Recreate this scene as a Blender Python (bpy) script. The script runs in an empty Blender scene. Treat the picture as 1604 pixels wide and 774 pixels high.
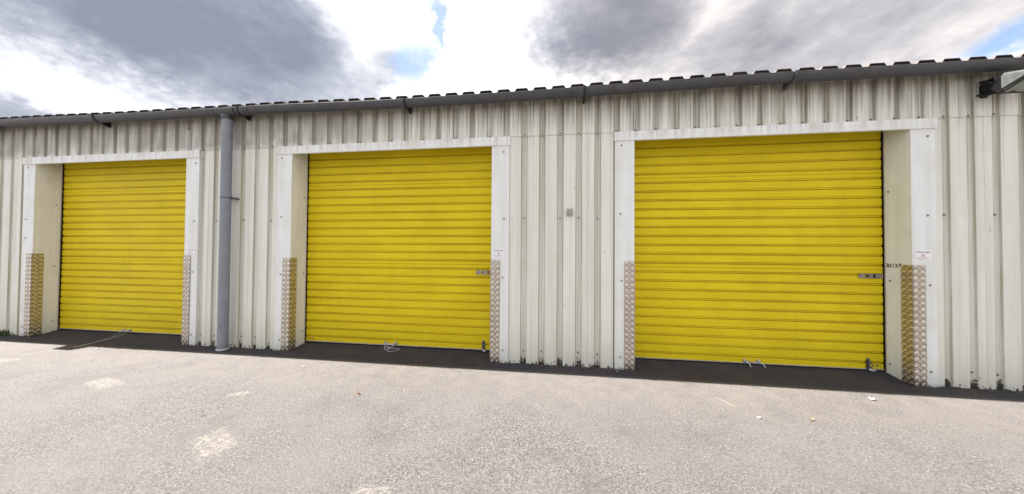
import bpy, bmesh, math, random
from mathutils import Vector, Matrix
random.seed(7)
S = bpy.context.scene
COL = S.collection

# ------------------------------------------------------------------ camera
cam = bpy.data.cameras.new('camera')
cam.sensor_width = 36.0
cam.lens = 10.995
cam.clip_end = 500
cam.clip_start = 0.05
co = bpy.data.objects.new('camera', cam)
COL.objects.link(co)
F = Vector((-0.135829, 0.990598, 0.016288))
R = Vector((0.990721, 0.135731, 0.007038))
U = Vector((-0.004761, -0.017093, 0.999843))
m = Matrix(((R.x, U.x, -F.x, 0.0), (R.y, U.y, -F.y, -3.449), (R.z, U.z, -F.z, 1.234), (0, 0, 0, 1)))
co.matrix_world = m
S.camera = co

# ------------------------------------------------------------------ light, sky, exposure
SUN = Vector((-0.90, 0.026, 1.0)).normalized()
EL = math.asin(SUN.z)
ROT = math.atan2(SUN.x, SUN.y)
sl = bpy.data.lights.new('sun', 'SUN')
sl.energy = 5.0
sl.angle = math.radians(0.5)
sl.color = (1.0, 0.955, 0.915)
so = bpy.data.objects.new('sun', sl)
COL.objects.link(so)
so.rotation_euler = (-SUN).to_track_quat('-Z', 'Y').to_euler()
so.location = (-20, 5, 25)

S.view_settings.view_transform = 'Standard'
S.view_settings.look = 'None'
S.view_settings.gamma = 1.0
S.view_settings.use_curve_mapping = False
S.view_settings.exposure = 2.4
CLOUD_GAIN = 0.205


class NT:
    """tiny helper to write node trees compactly"""
    def __init__(s, tree):
        s.t = tree
        s.N = tree.nodes
        s.L = tree.links

    def put(s, sock, v):
        if v is None:
            return
        if hasattr(v, 'links') or hasattr(v, 'is_linked'):
            s.L.new(v, sock)
        else:
            if isinstance(v, (tuple, list)) and len(v) == 3 and sock.type == 'RGBA':
                v = (*v, 1)
            sock.default_value = v

    def node(s, typ, **kw):
        n = s.N.new(typ)
        for k, v in kw.items():
            setattr(n, k, v)
        return n

    def math(s, op, a, b=None, c=None, clamp=False):
        n = s.node('ShaderNodeMath', operation=op)
        n.use_clamp = clamp
        s.put(n.inputs[0], a)
        s.put(n.inputs[1], b)
        s.put(n.inputs[2], c)
        return n.outputs[0]

    def ss(s, v, a, b, lo=0.0, hi=1.0, typ='SMOOTHSTEP'):
        n = s.node('ShaderNodeMapRange', interpolation_type=typ)
        s.put(n.inputs[0], v)
        for i, x in enumerate((a, b, lo, hi)):
            s.put(n.inputs[i + 1], x)
        return n.outputs[0]

    def mix(s, f, a, b, typ='MIX'):
        n = s.node('ShaderNodeMix', data_type='RGBA', blend_type=typ)
        s.put(n.inputs[0], f)
        s.put(n.inputs[6], a)
        s.put(n.inputs[7], b)
        return n.outputs[2]

    def noise(s, vec, scale, detail=4.0, rough=0.55, dist=0.0):
        n = s.node('ShaderNodeTexNoise')
        s.put(n.inputs['Vector'], vec)
        n.inputs['Scale'].default_value = scale
        n.inputs['Detail'].default_value = detail
        n.inputs['Roughness'].default_value = rough
        n.inputs['Distortion'].default_value = dist
        return n.outputs[0]

    def vmul(s, vec, sc):
        n = s.node('ShaderNodeVectorMath', operation='MULTIPLY')
        s.put(n.inputs[0], vec)
        n.inputs[1].default_value = sc
        return n.outputs[0]

    def xyz(s, vec):
        n = s.node('ShaderNodeSeparateXYZ')
        s.put(n.inputs[0], vec)
        return n.outputs


def build_world():
    w = bpy.data.worlds.new('World')
    S.world = w
    w.use_nodes = True
    t = NT(w.node_tree)
    for n in list(t.N):
        t.N.remove(n)
    out = t.node('ShaderNodeOutputWorld')
    sky = t.node('ShaderNodeTexSky', sky_type='NISHITA')
    sky.sun_disc = False
    sky.sun_elevation = EL
    sky.sun_rotation = ROT
    bg1 = t.node('ShaderNodeBackground')
    t.L.new(sky.outputs[0], bg1.inputs[0])
    bg1.inputs[1].default_value = 0.05
    tc = t.node('ShaderNodeTexCoord').outputs['Generated']
    x, y, z = t.xyz(tc)
    n1 = t.noise(tc, 3.4, 7, 0.56)
    n2 = t.noise(tc, 9.0, 8, 0.62)
    n3 = t.noise(t.vmul(tc, (1.0, 1.0, 2.2)), 5.5, 8, 0.6)
    n4 = t.noise(t.vmul(tc, (2.0, 2.0, 3.5)), 14.0, 8, 0.65)
    az = t.math('MULTIPLY', t.math('ARCTAN2', x, y), 57.2958)
    el = t.math('MULTIPLY', t.math('ARCSINE', z), 57.2958)
    # break every outline up with noise
    wa = t.math('MULTIPLY_ADD', t.math('SUBTRACT', n2, 0.5), 9.0, az)
    wa = t.math('MULTIPLY_ADD', t.math('SUBTRACT', n4, 0.5), 5.0, wa)
    we = t.math('MULTIPLY_ADD', t.math('SUBTRACT', n1, 0.5), 6.0, el)
    we = t.math('MULTIPLY_ADD', t.math('SUBTRACT', n4, 0.5), 3.5, we)

    def blob(a0, e0, sa, se, rot=0.0):
        c, s_ = math.cos(math.radians(rot)), math.sin(math.radians(rot))
        da = t.math('SUBTRACT', wa, a0)
        de = t.math('SUBTRACT', we, e0)
        p = t.math('ADD', t.math('MULTIPLY', da, c / sa), t.math('MULTIPLY', de, s_ / sa))
        q = t.math('SUBTRACT', t.math('MULTIPLY', de, c / se), t.math('MULTIPLY', da, s_ / se))
        return t.math('SQRT', t.math('ADD', t.math('MULTIPLY', p, p), t.math('MULTIPLY', q, q)))

    # grey undersides of the clouds (1 = dark, 0 = sunlit white)
    dl = t.ss(blob(-58, 28.8, 28.0, 11.6, -8), 0.50, 1.16, 1, 0)
    dl2 = t.ss(blob(-70, 12.5, 10.5, 3.2, 0), 0.6, 1.2, 0.62, 0)
    dl3 = t.ss(blob(-67, 23.5, 9, 6, 0), 0.3, 1.3, 0.45, 0)
    dl2 = t.math('MAXIMUM', dl2, dl3)
    dm = t.ss(blob(-30.5, 28.5, 5.5, 3.2, 10), 0.3, 1.35, 0.50, 0)
    dr = t.ss(blob(10, 35, 19, 8.5, -8), 0.30, 1.2, 0.92, 0)
    dr2 = t.ss(blob(36, 27, 24, 9, 0), 0.4, 1.35, 0.62, 0)
    dark = t.math('MAXIMUM', t.math('MAXIMUM', dl, dl2), t.math('MAXIMUM', t.math('MAXIMUM', dr, dr2), dm))
    # elsewhere in the sky the cloud cover is broken by noise only
    away = t.ss(t.math('ABSOLUTE', az), 62, 85, 0, 1)
    gen = t.ss(n1, 0.42, 0.66, 0.0, 0.45)
    dark = t.math('ADD', dark, t.math('MULTIPLY', away, gen), clamp=True)
    tex = t.ss(n3, 0.30, 0.72, -0.20, 0.16, 'LINEAR')
    tex = t.math('ADD', tex, t.ss(n4, 0.3, 0.7, -0.035, 0.035, 'LINEAR'))
    dd = t.math('MULTIPLY_ADD', tex, t.ss(dark, 0.0, 0.35, 0.25, 1.35), dark, clamp=True)
    white = (4.2, 4.25, 4.3)
    n = t.node('ShaderNodeValToRGB')
    t.put(n.inputs[0], dd)
    cr = n.color_ramp
    cr.elements[0].position = 0.0
    cr.elements[0].color = (1.25, 1.27, 1.30, 1)
    cr.elements[1].position = 1.0
    cr.elements[1].color = (0.285, 0.315, 0.40, 1)
    for p, c in ((0.28, (0.86, 0.88, 0.95, 1)), (0.55, (0.54, 0.57, 0.66, 1)), (0.8, (0.37, 0.40, 0.485, 1))):
        e = cr.elements.new(p)
        e.color = c
    # warm grey on the right-hand clouds, blue grey on the left
    warm = t.ss(az, -15, 15, 0, 1)
    col = t.mix(warm, n.outputs[0], t.mix(1.0, n.outputs[0], (1.10, 1.02, 0.93), 'MULTIPLY'))
    bg2 = t.node('ShaderNodeBackground')
    t.L.new(col, bg2.inputs[0])
    t.put(bg2.inputs[1], t.math('MULTIPLY', t.ss(y, -0.5, 0.4, 1.0, 1.0), CLOUD_GAIN))
    # blue gaps
    b1 = t.ss(blob(-21.8, 35.5, 1.7, 5.5, 10), 0.35, 1.0, 0.8, 0)
    b2 = t.ss(blob(-25, 30.0, 6.0, 4.2, 20), 0.25, 1.0, 0.75, 0)
    b3 = t.ss(blob(51, 20.3, 5.0, 1.8, 8), 0.3, 1.1, 0.9, 0)
    bl = t.math('MAXIMUM', t.math('MAXIMUM', b1, b2), b3)
    gg = t.math('MULTIPLY', away, t.ss(n2, 0.52, 0.62, 0, 0.8))
    bl = t.math('MAXIMUM', bl, gg, clamp=True)
    mx = t.node('ShaderNodeMixShader')
    t.put(mx.inputs[0], bl)
    t.L.new(bg2.outputs[0], mx.inputs[1])
    t.L.new(bg1.outputs[0], mx.inputs[2])
    t.L.new(mx.outputs[0], out.inputs[0])


build_world()

# ------------------------------------------------------------------ materials
def new_mat(name):
    mt = bpy.data.materials.new(name)
    mt.use_nodes = True
    t = NT(mt.node_tree)
    b = t.N['Principled BSDF']
    return mt, t, b


def obj_co(t):
    return t.node('ShaderNodeTexCoord').outputs['Object']


def bump(t, b, h, strength, dist):
    n = t.node('ShaderNodeBump')
    n.inputs['Strength'].default_value = strength
    n.inputs['Distance'].default_value = dist
    t.put(n.inputs['Height'], h)
    t.L.new(n.outputs[0], b.inputs['Normal'])


def mat_plain(name, col, rough=0.5, metal=0.0, var=0.12, sc=18.0, spec=0.5, bmp=0.0):
    mt, t, b = new_mat(name)
    c = obj_co(t)
    n = t.noise(c, sc, 5)
    f = t.ss(n, 0.3, 0.7, 0, 1, 'LINEAR')
    lo = tuple(v * (1 - var) for v in col)
    hi = tuple(min(1, v * (1 + var)) for v in col)
    t.put(b.inputs['Base Color'], t.mix(f, lo, hi))
    t.put(b.inputs['Roughness'], t.ss(n, 0.3, 0.7, max(0, rough - 0.08), min(1, rough + 0.08)))
    b.inputs['Metallic'].default_value = metal
    b.inputs['Specular IOR Level'].default_value = spec
    if bmp:
        bump(t, b, n, bmp, 0.003)
    return mt


def mat_cladding(name, top=False):
    mt, t, b = new_mat(name)
    c = obj_co(t)
    x, y, z = t.xyz(c)
    streak = t.noise(t.vmul(c, (16.0, 5.0, 0.45)), 1.0, 5, 0.6)
    streak2 = t.noise(t.vmul(c, (52.0, 10.0, 1.1)), 1.0, 4, 0.6)
    blot = t.noise(c, 3.0, 5, 0.6)
    fine = t.noise(c, 34.0, 5, 0.7)
    base = t.mix(t.ss(streak, 0.35, 0.65), (0.635, 0.635, 0.570), (0.735, 0.738, 0.685))
    base = t.mix(t.ss(blot, 0.4, 0.7, 0, 0.35), base, (0.64, 0.61, 0.53))
    # grime that has run down the valleys of the sheet (its own streaky shape)
    vall = t.ss(y, 0.030, 0.038)
    g = t.math('MULTIPLY', vall, t.math('MULTIPLY', t.ss(streak2, 0.25, 0.65, 0.10, 0.60), t.ss(z, 0.9, 2.6, 0.42, 1.0)))
    base = t.mix(g, base, (0.37, 0.35, 0.265))
    web = t.math('MULTIPLY', t.ss(y, 0.0212, 0.025, 0, 1), t.ss(y, 0.034, 0.039, 1, 0))
    base = t.mix(t.math('MULTIPLY', web, t.ss(streak2, 0.3, 0.6, 0.35, 0.8)), base, (0.29, 0.245, 0.165))
    # faint lines down the crests
    base = t.mix(t.ss(streak2, 0.60, 0.74, 0, 0.26), base, (0.42, 0.365, 0.29))
    # dirt under the gutter drip line
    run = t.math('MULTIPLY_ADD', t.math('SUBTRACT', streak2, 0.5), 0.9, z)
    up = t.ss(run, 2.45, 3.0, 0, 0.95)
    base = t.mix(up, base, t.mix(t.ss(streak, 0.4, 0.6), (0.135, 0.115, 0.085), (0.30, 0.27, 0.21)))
    # more grime over door one and two (left), black lichen specks
    left = t.ss(x, -1.2, -3.2, 0, 1)
    gl = t.math('MULTIPLY', t.math('MULTIPLY', left, t.ss(z, 2.50, 2.60)), t.ss(t.noise(t.vmul(c, (5.0, 3.0, 2.2)), 1.0, 5, 0.65), 0.35, 0.62, 0.15, 0.8))
    base = t.mix(gl, base, (0.27, 0.255, 0.225))
    sp = t.ss(t.noise(t.vmul(c, (60, 60, 28)), 1.0, 3, 0.7), 0.66, 0.72, 0, 0.8)
    sp = t.math('MULTIPLY', sp, t.math('MULTIPLY', t.ss(z, 2.3, 2.7), t.ss(left, 0, 1, 0.3, 1.0)))
    base = t.mix(sp, base, (0.06, 0.055, 0.05))
    # greenish band and black mould just above the asphalt
    base = t.mix(t.ss(t.math('MULTIPLY_ADD', blot, 0.5, z), 0.85, 0.30, 0, 0.30), base, (0.50, 0.49, 0.40))
    mo = t.math('MULTIPLY_ADD', t.math('SUBTRACT', fine, 0.5), 0.30, z)
    mo = t.math('MULTIPLY_ADD', t.math('SUBTRACT', streak2, 0.5), 0.22, mo)
    mo = t.math('SUBTRACT', mo, t.math('MULTIPLY', vall, 0.045))
    base = t.mix(t.ss(mo, 0.014, -0.014, 0, 0.96), base, (0.022, 0.018, 0.016))
    # scuffs and scraped primer on the panel right of the last door
    scf = t.math('MULTIPLY', t.ss(t.noise(t.vmul(c, (26, 26, 9)), 1.0, 5, 0.7), 0.60, 0.64, 0, 0.8), t.math('MULTIPLY', t.math('MULTIPLY', t.ss(x, 3.93, 3.97), t.ss(x, 4.06, 4.02)), t.math('MULTIPLY', t.ss(z, 1.3, 1.5), t.ss(z, 2.15, 1.95))))
    base = t.mix(scf, base, (0.22, 0.17, 0.13))
    chip = t.ss(t.noise(t.vmul(c, (22, 22, 13)), 1.0, 4, 0.6), 0.73, 0.745, 0, 0.75)
    base = t.mix(chip, base, (0.21, 0.19, 0.155))
    t.put(b.inputs['Base Color'], base)
    t.put(b.inputs['Roughness'], t.ss(blot, 0.3, 0.7, 0.42, 0.62))
    bump(t, b, t.math('ADD', t.math('MULTIPLY', streak, 0.8), t.math('MULTIPLY', fine, 0.15)), 0.22, 0.006)
    return mt


def mat_flashing(name):
    mt, t, b = new_mat(name)
    c = obj_co(t)
    x, y, z = t.xyz(c)
    streak = t.noise(t.vmul(c, (13.0, 13.0, 0.7)), 1.0, 5, 0.6)
    fine = t.noise(c, 40.0, 5, 0.7)
    blot = t.noise(c, 4.0, 5)
    base = t.mix(t.ss(streak, 0.35, 0.68), (0.765, 0.785, 0.785), (0.69, 0.70, 0.68))
    base = t.mix(t.ss(blot, 0.45, 0.75, 0, 0.3), base, (0.55, 0.53, 0.46))
    hd = t.math('MULTIPLY', t.ss(z, 2.38, 2.52, 0, 1), t.ss(t.noise(t.vmul(c, (26, 26, 3)), 1.0, 4), 0.42, 0.66, 0, 0.5))
    base = t.mix(hd, base, (0.42, 0.37, 0.31))
    sp = t.ss(t.noise(c, 48, 3, 0.7), 0.70, 0.735, 0, 0.75)
    sp = t.math('MULTIPLY', sp, t.ss(x, -1.8, -2.9, 0.12, 1.0))
    base = t.mix(t.math('MULTIPLY', sp, t.ss(z, 1.9, 2.4)), base, (0.12, 0.11, 0.10))
    mo = t.math('MULTIPLY_ADD', t.math('SUBTRACT', fine, 0.5), 0.22, z)
    base = t.mix(t.ss(mo, 0.03, -0.01, 0, 0.92), base, (0.03, 0.025, 0.022))
    base = t.mix(t.ss(z, 0.35, 0.0, 0, 0.2), base, (0.45, 0.42, 0.33))
    t.put(b.inputs['Base Color'], base)
    t.put(b.inputs['Roughness'], t.ss(blot, 0.3, 0.7, 0.35, 0.52))
    bump(t, b, t.math('ADD', streak, t.math('MULTIPLY', fine, 0.08)), 0.15, 0.008)
    return mt


def mat_yellow(name):
    mt, t, b = new_mat(name)
    c = obj_co(t)
    x, y, z = t.xyz(c)
    blot = t.noise(t.vmul(c, (1.2, 1.2, 2.6)), 2.0, 6, 0.6)
    hor = t.noise(t.vmul(c, (1.1, 1.0, 60.0)), 1.0, 4, 0.6)
    fine = t.noise(t.vmul(c, (9, 9, 70)), 1.0, 5, 0.75)
    base = t.mix(t.ss(blot, 0.35, 0.68), (0.655, 0.500, 0.008), (0.715, 0.560, 0.013))
    base = t.mix(t.ss(t.noise(t.vmul(c, (7, 3, 0.5)), 1.0, 4, 0.6), 0.5, 0.72, 0, 0.22), base, (0.52, 0.40, 0.012))
    base = t.mix(t.ss(hor, 0.48, 0.72, 0, 0.14), base, (0.50, 0.36, 0.005))
    # shade and dirt of the recesses between slats, put into the colour
    rec = t.ss(y, 0.2655, 0.2725)
    base = t.mix(t.math('MULTIPLY', rec, t.ss(fine, 0.3, 0.7, 0.38, 0.62)), base, (0.17, 0.105, 0.008))
    sp = t.math('MULTIPLY', t.ss(t.noise(c, 60, 3, 0.7), 0.66, 0.72), t.ss(z, 0.55, 0.12, 0.02, 0.75))
    base = t.mix(sp, base, (0.10, 0.08, 0.03))
    scr = t.ss(t.noise(t.vmul(c, (3.5, 3, 190)), 1.0, 3, 0.6), 0.72, 0.76, 0, 0.35)
    base = t.mix(scr, base, (0.24, 0.19, 0.05))
    t.put(b.inputs['Base Color'], base)
    t.put(b.inputs['Roughness'], t.ss(blot, 0.3, 0.7, 0.5, 0.62))
    b.inputs['Specular IOR Level'].default_value = 0.18
    bump(t, b, t.math('ADD', blot, t.math('MULTIPLY', hor, 0.12)), 0.25, 0.012)
    return mt


STAINS = [  # x, y, half length, half width, angle
    (-4.125, -1.075, 0.165, 0.075, -14), (-2.172, -1.695, 0.165, 0.085, -30),
    (-2.70, -1.083, 0.075, 0.035, 35), (-6.01, -0.76, 0.11, 0.05, 10),
    (-0.92, -1.95, 0.085, 0.05, 0)]


def mat_asphalt(name):
    mt, t, b = new_mat(name)
    c = t.node('ShaderNodeNewGeometry').outputs['Position']
    x, y, z = t.xyz(c)
    big = t.noise(c, 0.9, 5, 0.6)
    mid = t.noise(c, 6.0, 5, 0.6)
    agg = t.noise(c, 90.0, 5, 0.75)
    agg2 = t.noise(c, 230.0, 3, 0.7)
    v = t.node('ShaderNodeTexVoronoi')
    t.put(v.inputs['Vector'], c)
    v.inputs['Scale'].default_value = 165.0
    vcol = t.xyz(v.outputs['Color'])[0]
    base = t.mix(t.ss(agg, 0.34, 0.66), (0.036, 0.0335, 0.033), (0.146, 0.1350, 0.130))
    base = t.mix(t.ss(vcol, 0.55, 1.0, 0, 0.50), base, (0.150, 0.138, 0.132))
    base = t.mix(t.ss(vcol, 0.25, 0.0, 0, 0.45), base, (0.034, 0.031, 0.030))
    base = t.mix(t.ss(vcol, 0.965, 0.985, 0, 0.6), base, (0.25, 0.235, 0.22))
    base = t.mix(t.ss(big, 0.36, 0.66, 0, 0.55), base, (0.115, 0.106, 0.100))
    base = t.mix(t.ss(t.noise(c, 2.2, 5, 0.62), 0.50, 0.72, 0, 0.45), base, (0.060, 0.056, 0.055))
    # sandy dust that gathers towards the doors
    dust = t.math('MULTIPLY', t.ss(y, -1.3, -0.35, 0, 0.55), t.ss(mid, 0.4, 0.66, 0.25, 1.0))
    base = t.mix(dust, base, (0.140, 0.122, 0.103))
    # eaves shadow deepened in the colour, with mossy dirt, in the strip below the gutter and in the door bays
    shade_dirt = t.math('MULTIPLY_ADD', t.math('SUBTRACT', mid, 0.5), 0.12, y)
    base = t.mix(t.ss(shade_dirt, -0.25, -0.14, 0, 0.72), base, t.mix(t.ss(t.noise(c, 3.0, 4, 0.6), 0.45, 0.6), (0.026, 0.025, 0.042), (0.046, 0.037, 0.042)))
    base = t.mix(t.ss(t.noise(c, 14, 4, 0.7), 0.60, 0.70, 0, 0.3), base, (0.135, 0.124, 0.115))
    # pale cement stains
    n = t.noise(c, 22.0, 6, 0.7)
    nn = t.math('SUBTRACT', n, 0.5)
    n38 = t.noise(c, 38.0, 5, 0.6)
    for (sx, sy, a, w_, ang) in STAINS:
        cc, s_ = math.cos(math.radians(ang)), math.sin(math.radians(ang))
        dx = t.math('SUBTRACT', x, sx)
        dy = t.math('SUBTRACT', y, sy)
        p = t.math('ADD', t.math('MULTIPLY', dx, cc / a), t.math('MULTIPLY', dy, s_ / a))
        q = t.math('SUBTRACT', t.math('MULTIPLY', dy, cc / w_), t.math('MULTIPLY', dx, s_ / w_))
        d = t.math('MAXIMUM', t.math('ABSOLUTE', p), t.math('ABSOLUTE', q))
        d = t.math('MULTIPLY_ADD', nn, 1.3, d)
        weak = 0.35 if a > 0.155 and w_ < 0.05 else 0.85
        base = t.mix(t.math('MULTIPLY', t.ss(d, 1.25, 0.75, 0, weak), t.math('MULTIPLY', t.ss(n38, 0.42, 0.60, 0.12, 1.0), t.ss(agg, 0.3, 0.55, 0.4, 1))), base, (0.205, 0.188, 0.160))
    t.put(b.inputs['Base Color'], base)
    b.inputs['Roughness'].default_value = 0.88
    b.inputs['Specular IOR Level'].default_value = 0.3
    h = t.math('ADD', t.math('MULTIPLY', agg, 1.0), t.math('MULTIPLY', agg2, 0.35))
    h = t.math('MULTIPLY_ADD', vcol, 0.25, h)
    bump(t, b, h, 0.9, 0.0115)
    return mt


def mat_checker(name, k, rough, metal=0.85):
    mt, t, b = new_mat(name)
    c = obj_co(t)
    n = t.noise(c, 25.0, 5, 0.6)
    n2 = t.noise(c, 5.0, 4, 0.6)
    z = t.xyz(c)[2]
    base = t.mix(t.ss(n, 0.35, 0.7), (0.67 * k, 0.61 * k, 0.54 * k), (0.57 * k, 0.51 * k, 0.44 * k))
    base = t.mix(t.ss(n2, 0.5, 0.7, 0, 0.35), base, (0.46 * k, 0.40 * k, 0.33 * k))
    base = t.mix(t.ss(t.math('MULTIPLY_ADD', n, 0.15, z), 0.14, 0.07, 0, 0.6), base, (0.12, 0.10, 0.08))
    t.put(b.inputs['Base Color'], base)
    b.inputs['Metallic'].default_value = metal
    t.put(b.inputs['Roughness'], t.ss(n, 0.3, 0.7, rough - 0.06, rough + 0.06))
    return mt


def mat_glass(name):
    mt, t, b = new_mat(name)
    c = obj_co(t)
    b.inputs['Base Color'].default_value = (0.20, 0.22, 0.19, 1)
    t.put(b.inputs['Roughness'], t.ss(t.noise(c, 12, 3), 0.3, 0.7, 0.08, 0.2))
    b.inputs['Specular IOR Level'].default_value = 0.8
    return mt


M = {}
M['clad'] = mat_cladding('painted_steel_cladding')
M['flash'] = mat_flashing('white_flashing')
M['yellow'] = mat_yellow('yellow_shutter_paint')
M['asphalt'] = mat_asphalt('asphalt')
M['checker'] = mat_checker('checker_aluminium', 0.66, 0.25)
M['checkerpad'] = mat_checker('checker_aluminium_worn_bar', 1.1, 0.40, 0.75)  # bars slanting one way, coloured brighter as if catching the light
M['checkerpad2'] = mat_checker('checker_aluminium_bar', 0.80, 0.38, 0.85)  # bars slanting the other way, coloured dimmer as if less lit
M['gutter'] = mat_plain('grey_gutter_plastic', (0.055, 0.057, 0.063), 0.42, 0, 0.22, 9)
M['pipe'] = mat_plain('grey_pipe_plastic', (0.215, 0.222, 0.262), 0.45, 0, 0.10, 7)
M['roof'] = mat_plain('dark_roof_sheet', (0.075, 0.062, 0.056), 0.7, 0, 0.35, 14)
M['black'] = mat_plain('black_plastic', (0.010, 0.010, 0.011), 0.5, 0, 0.2)
M['rubber'] = mat_plain('dark_rubber', (0.012, 0.011, 0.012), 0.8, 0, 0.3)
M['zinc'] = mat_plain('galvanised_steel', (0.52, 0.52, 0.53), 0.42, 0.9, 0.25, 60)
M['rail'] = mat_plain('dull_aluminium', (0.50, 0.46, 0.43), 0.5, 0.6, 0.3, 40)
M['wire'] = mat_plain('plastic_coated_wire', (0.62, 0.62, 0.66), 0.4, 0.0, 0.1, 40)
M['screw'] = mat_plain('screw_cap', (0.27, 0.26, 0.23), 0.45, 0.5, 0.3, 90)
M['darksteel'] = mat_plain('dirty_steel', (0.16, 0.16, 0.17), 0.5, 0.8, 0.3, 70)
M['lampgrey'] = mat_plain('lamp_grey_paint', (0.05, 0.052, 0.050), 0.4, 0.0, 0.08, 20)
M['glass'] = mat_glass('lamp_glass')
M['box'] = mat_plain('grey_box_plastic', (0.30, 0.30, 0.27), 0.5, 0, 0.1, 30)
M['boxpale'] = mat_plain('pale_box_plastic', (0.55, 0.54, 0.48), 0.5, 0, 0.1, 30)
M['paper'] = mat_plain('white_paper', (0.40, 0.395, 0.42), 0.7, 0, 0.05, 50)
M['sticker'] = mat_plain('white_vinyl', (0.80, 0.79, 0.80), 0.35, 0, 0.02, 30)
M['ink'] = mat_plain('black_ink', (0.03, 0.03, 0.035), 0.5, 0, 0.1)
M['greyink'] = mat_plain('grey_ink', (0.30, 0.30, 0.32), 0.5, 0, 0.1)
M['redink'] = mat_plain('red_ink', (0.55, 0.09, 0.09), 0.5, 0, 0.1)
M['pinkink'] = mat_plain('pink_ink', (0.62, 0.30, 0.30), 0.5, 0, 0.1)
M['leaf'] = mat_plain('dry_leaf', (0.36, 0.20, 0.10), 0.8, 0, 0.25, 40)
M['straw'] = mat_plain('dry_straw', (0.26, 0.23, 0.18), 0.8, 0, 0.2, 40)
M['green'] = mat_plain('weed_green', (0.075, 0.12, 0.035), 0.7, 0, 0.4, 40)
M['crumb'] = mat_plain('dirt_crumbs', (0.07, 0.058, 0.048), 0.95, 0, 0.6, 60)
M['inner'] = mat_plain('dark_interior', (0.05, 0.048, 0.045), 0.8, 0, 0.2, 3)
M['brown'] = mat_plain('brown_foam_filler', (0.06, 0.035, 0.025), 0.9, 0, 0.3, 30)

# ------------------------------------------------------------------ mesh helpers
def link(name, bm, mat, parent=None, smooth=False, bevel=0.0):
    me = bpy.data.meshes.new(name)
    bmesh.ops.recalc_face_normals(bm, faces=bm.faces[:])
    bm.to_mesh(me)
    bm.free()
    for mm in (mat if isinstance(mat, (list, tuple)) else [mat]):
        me.materials.append(mm)
    if smooth:
        for p in me.polygons:
            p.use_smooth = True
    o = bpy.data.objects.new(name, me)
    COL.objects.link(o)
    o.parent = parent
    if bevel:
        md = o.modifiers.new('bevel', 'BEVEL')
        md.width = bevel
        md.segments = 2
        md.limit_method = 'ANGLE'
    return o


def share(name, me, parent, loc, rot=(0, 0, 0)):
    o = bpy.data.objects.new(name, me)
    COL.objects.link(o)
    o.parent = parent
    o.location = loc
    o.rotation_euler = rot
    return o


def tag(o, label=None, cat=None, group=None, kind=None):
    if label:
        o['label'] = label
    if cat:
        o['category'] = cat
    if group:
        o['group'] = group
    if kind:
        o['kind'] = kind
    return o


def empty(name, loc=(0, 0, 0)):
    o = bpy.data.objects.new(name, None)
    o.empty_display_size = 0.2
    o.location = loc
    COL.objects.link(o)
    return o


def box(bm, x0, x1, y0, y1, z0, z1, mi=0):
    vs = [bm.verts.new((x, y, z)) for x in (x0, x1) for y in (y0, y1) for z in (z0, z1)]
    for f in ((0, 1, 3, 2), (4, 6, 7, 5), (0, 4, 5, 1), (2, 3, 7, 6), (0, 2, 6, 4), (1, 5, 7, 3)):
        fc = bm.faces.new([vs[i] for i in f])
        fc.material_index = mi


def sheet(bm, prof, z0, z1, axis='z', cap=None):
    """extrude an open (x, y) polyline between z0 and z1"""
    a = [bm.verts.new((x, y, z0)) for x, y in prof]
    b_ = [bm.verts.new((x, y, z1)) for x, y in prof]
    for i in range(len(prof) - 1):
        bm.faces.new((a[i], a[i + 1], b_[i + 1], b_[i]))


def solid(bm, poly, axis, a, b_, mi=0):
    """closed polygon extruded along an axis. poly in the two other axes, in xyz order"""
    def P(p, s):
        if axis == 'x':
            return (s, p[0], p[1])
        if axis == 'y':
            return (p[0], s, p[1])
        return (p[0], p[1], s)
    va = [bm.verts.new(P(p, a)) for p in poly]
    vb = [bm.verts.new(P(p, b_)) for p in poly]
    n = len(poly)
    fs = [bm.faces.new(va), bm.faces.new(vb[::-1])]
    for i in range(n):
        fs.append(bm.faces.new((va[i], vb[i], vb[(i + 1) % n], va[(i + 1) % n])))
    for f in fs:
        f.material_index = mi


def tube(bm, pts, r, seg=8, cap=True):
    pts = [Vector(p) for p in pts]
    rings = []
    for i, p in enumerate(pts):
        d = (pts[min(i + 1, len(pts) - 1)] - pts[max(i - 1, 0)]).normalized()
        up = Vector((0, 0, 1)) if abs(d.z) < 0.95 else Vector((0, 1, 0))
        s_ = d.cross(up).normalized()
        u_ = s_.cross(d)
        rr = r[i] if isinstance(r, (list, tuple)) else r
        rings.append([bm.verts.new(p + s_ * rr * math.cos(2 * math.pi * k / seg) + u_ * rr * math.sin(2 * math.pi * k / seg)) for k in range(seg)])
    for a, b_ in zip(rings, rings[1:]):
        for k in range(seg):
            bm.faces.new((a[k], a[(k + 1) % seg], b_[(k + 1) % seg], b_[k]))
    if cap:
        bm.faces.new(rings[0])
        bm.faces.new(rings[-1][::-1])


def smooth_pts(pts, n=6):
    """Catmull-Rom"""
    P = [Vector(p) for p in pts]
    P = [P[0] * 2 - P[1]] + P + [P[-1] * 2 - P[-2]]
    out = []
    for i in range(1, len(P) - 2):
        for k in range(n):
            t = k / n
            a, b_, c, d = P[i - 1], P[i], P[i + 1], P[i + 2]
            out.append(0.5 * ((2 * b_) + (c - a) * t + (2 * a - 5 * b_ + 4 * c - d) * t * t + (3 * b_ - a - 3 * c + d) * t ** 3))
    out.append(P[-2])
    return out


# ------------------------------------------------------------------ dimensions
X0, W, G, JI, RV = -7.489, 2.9176, 1.1434, 0.1992, 0.2696
HB, HT, LAP = 2.4315, 2.526, 2.532
CREST, VALLEY = 0.020, 0.045
DOORS = [(X0 + k * (W + G), X0 + k * (W + G) + W) for k in range(3)]
XL, XR = -15.0, 14.0          # ends of the building
DEPTH = 9.0
KT = [1.165, 1.145, 1.142]    # heights of the checker plates


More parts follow.
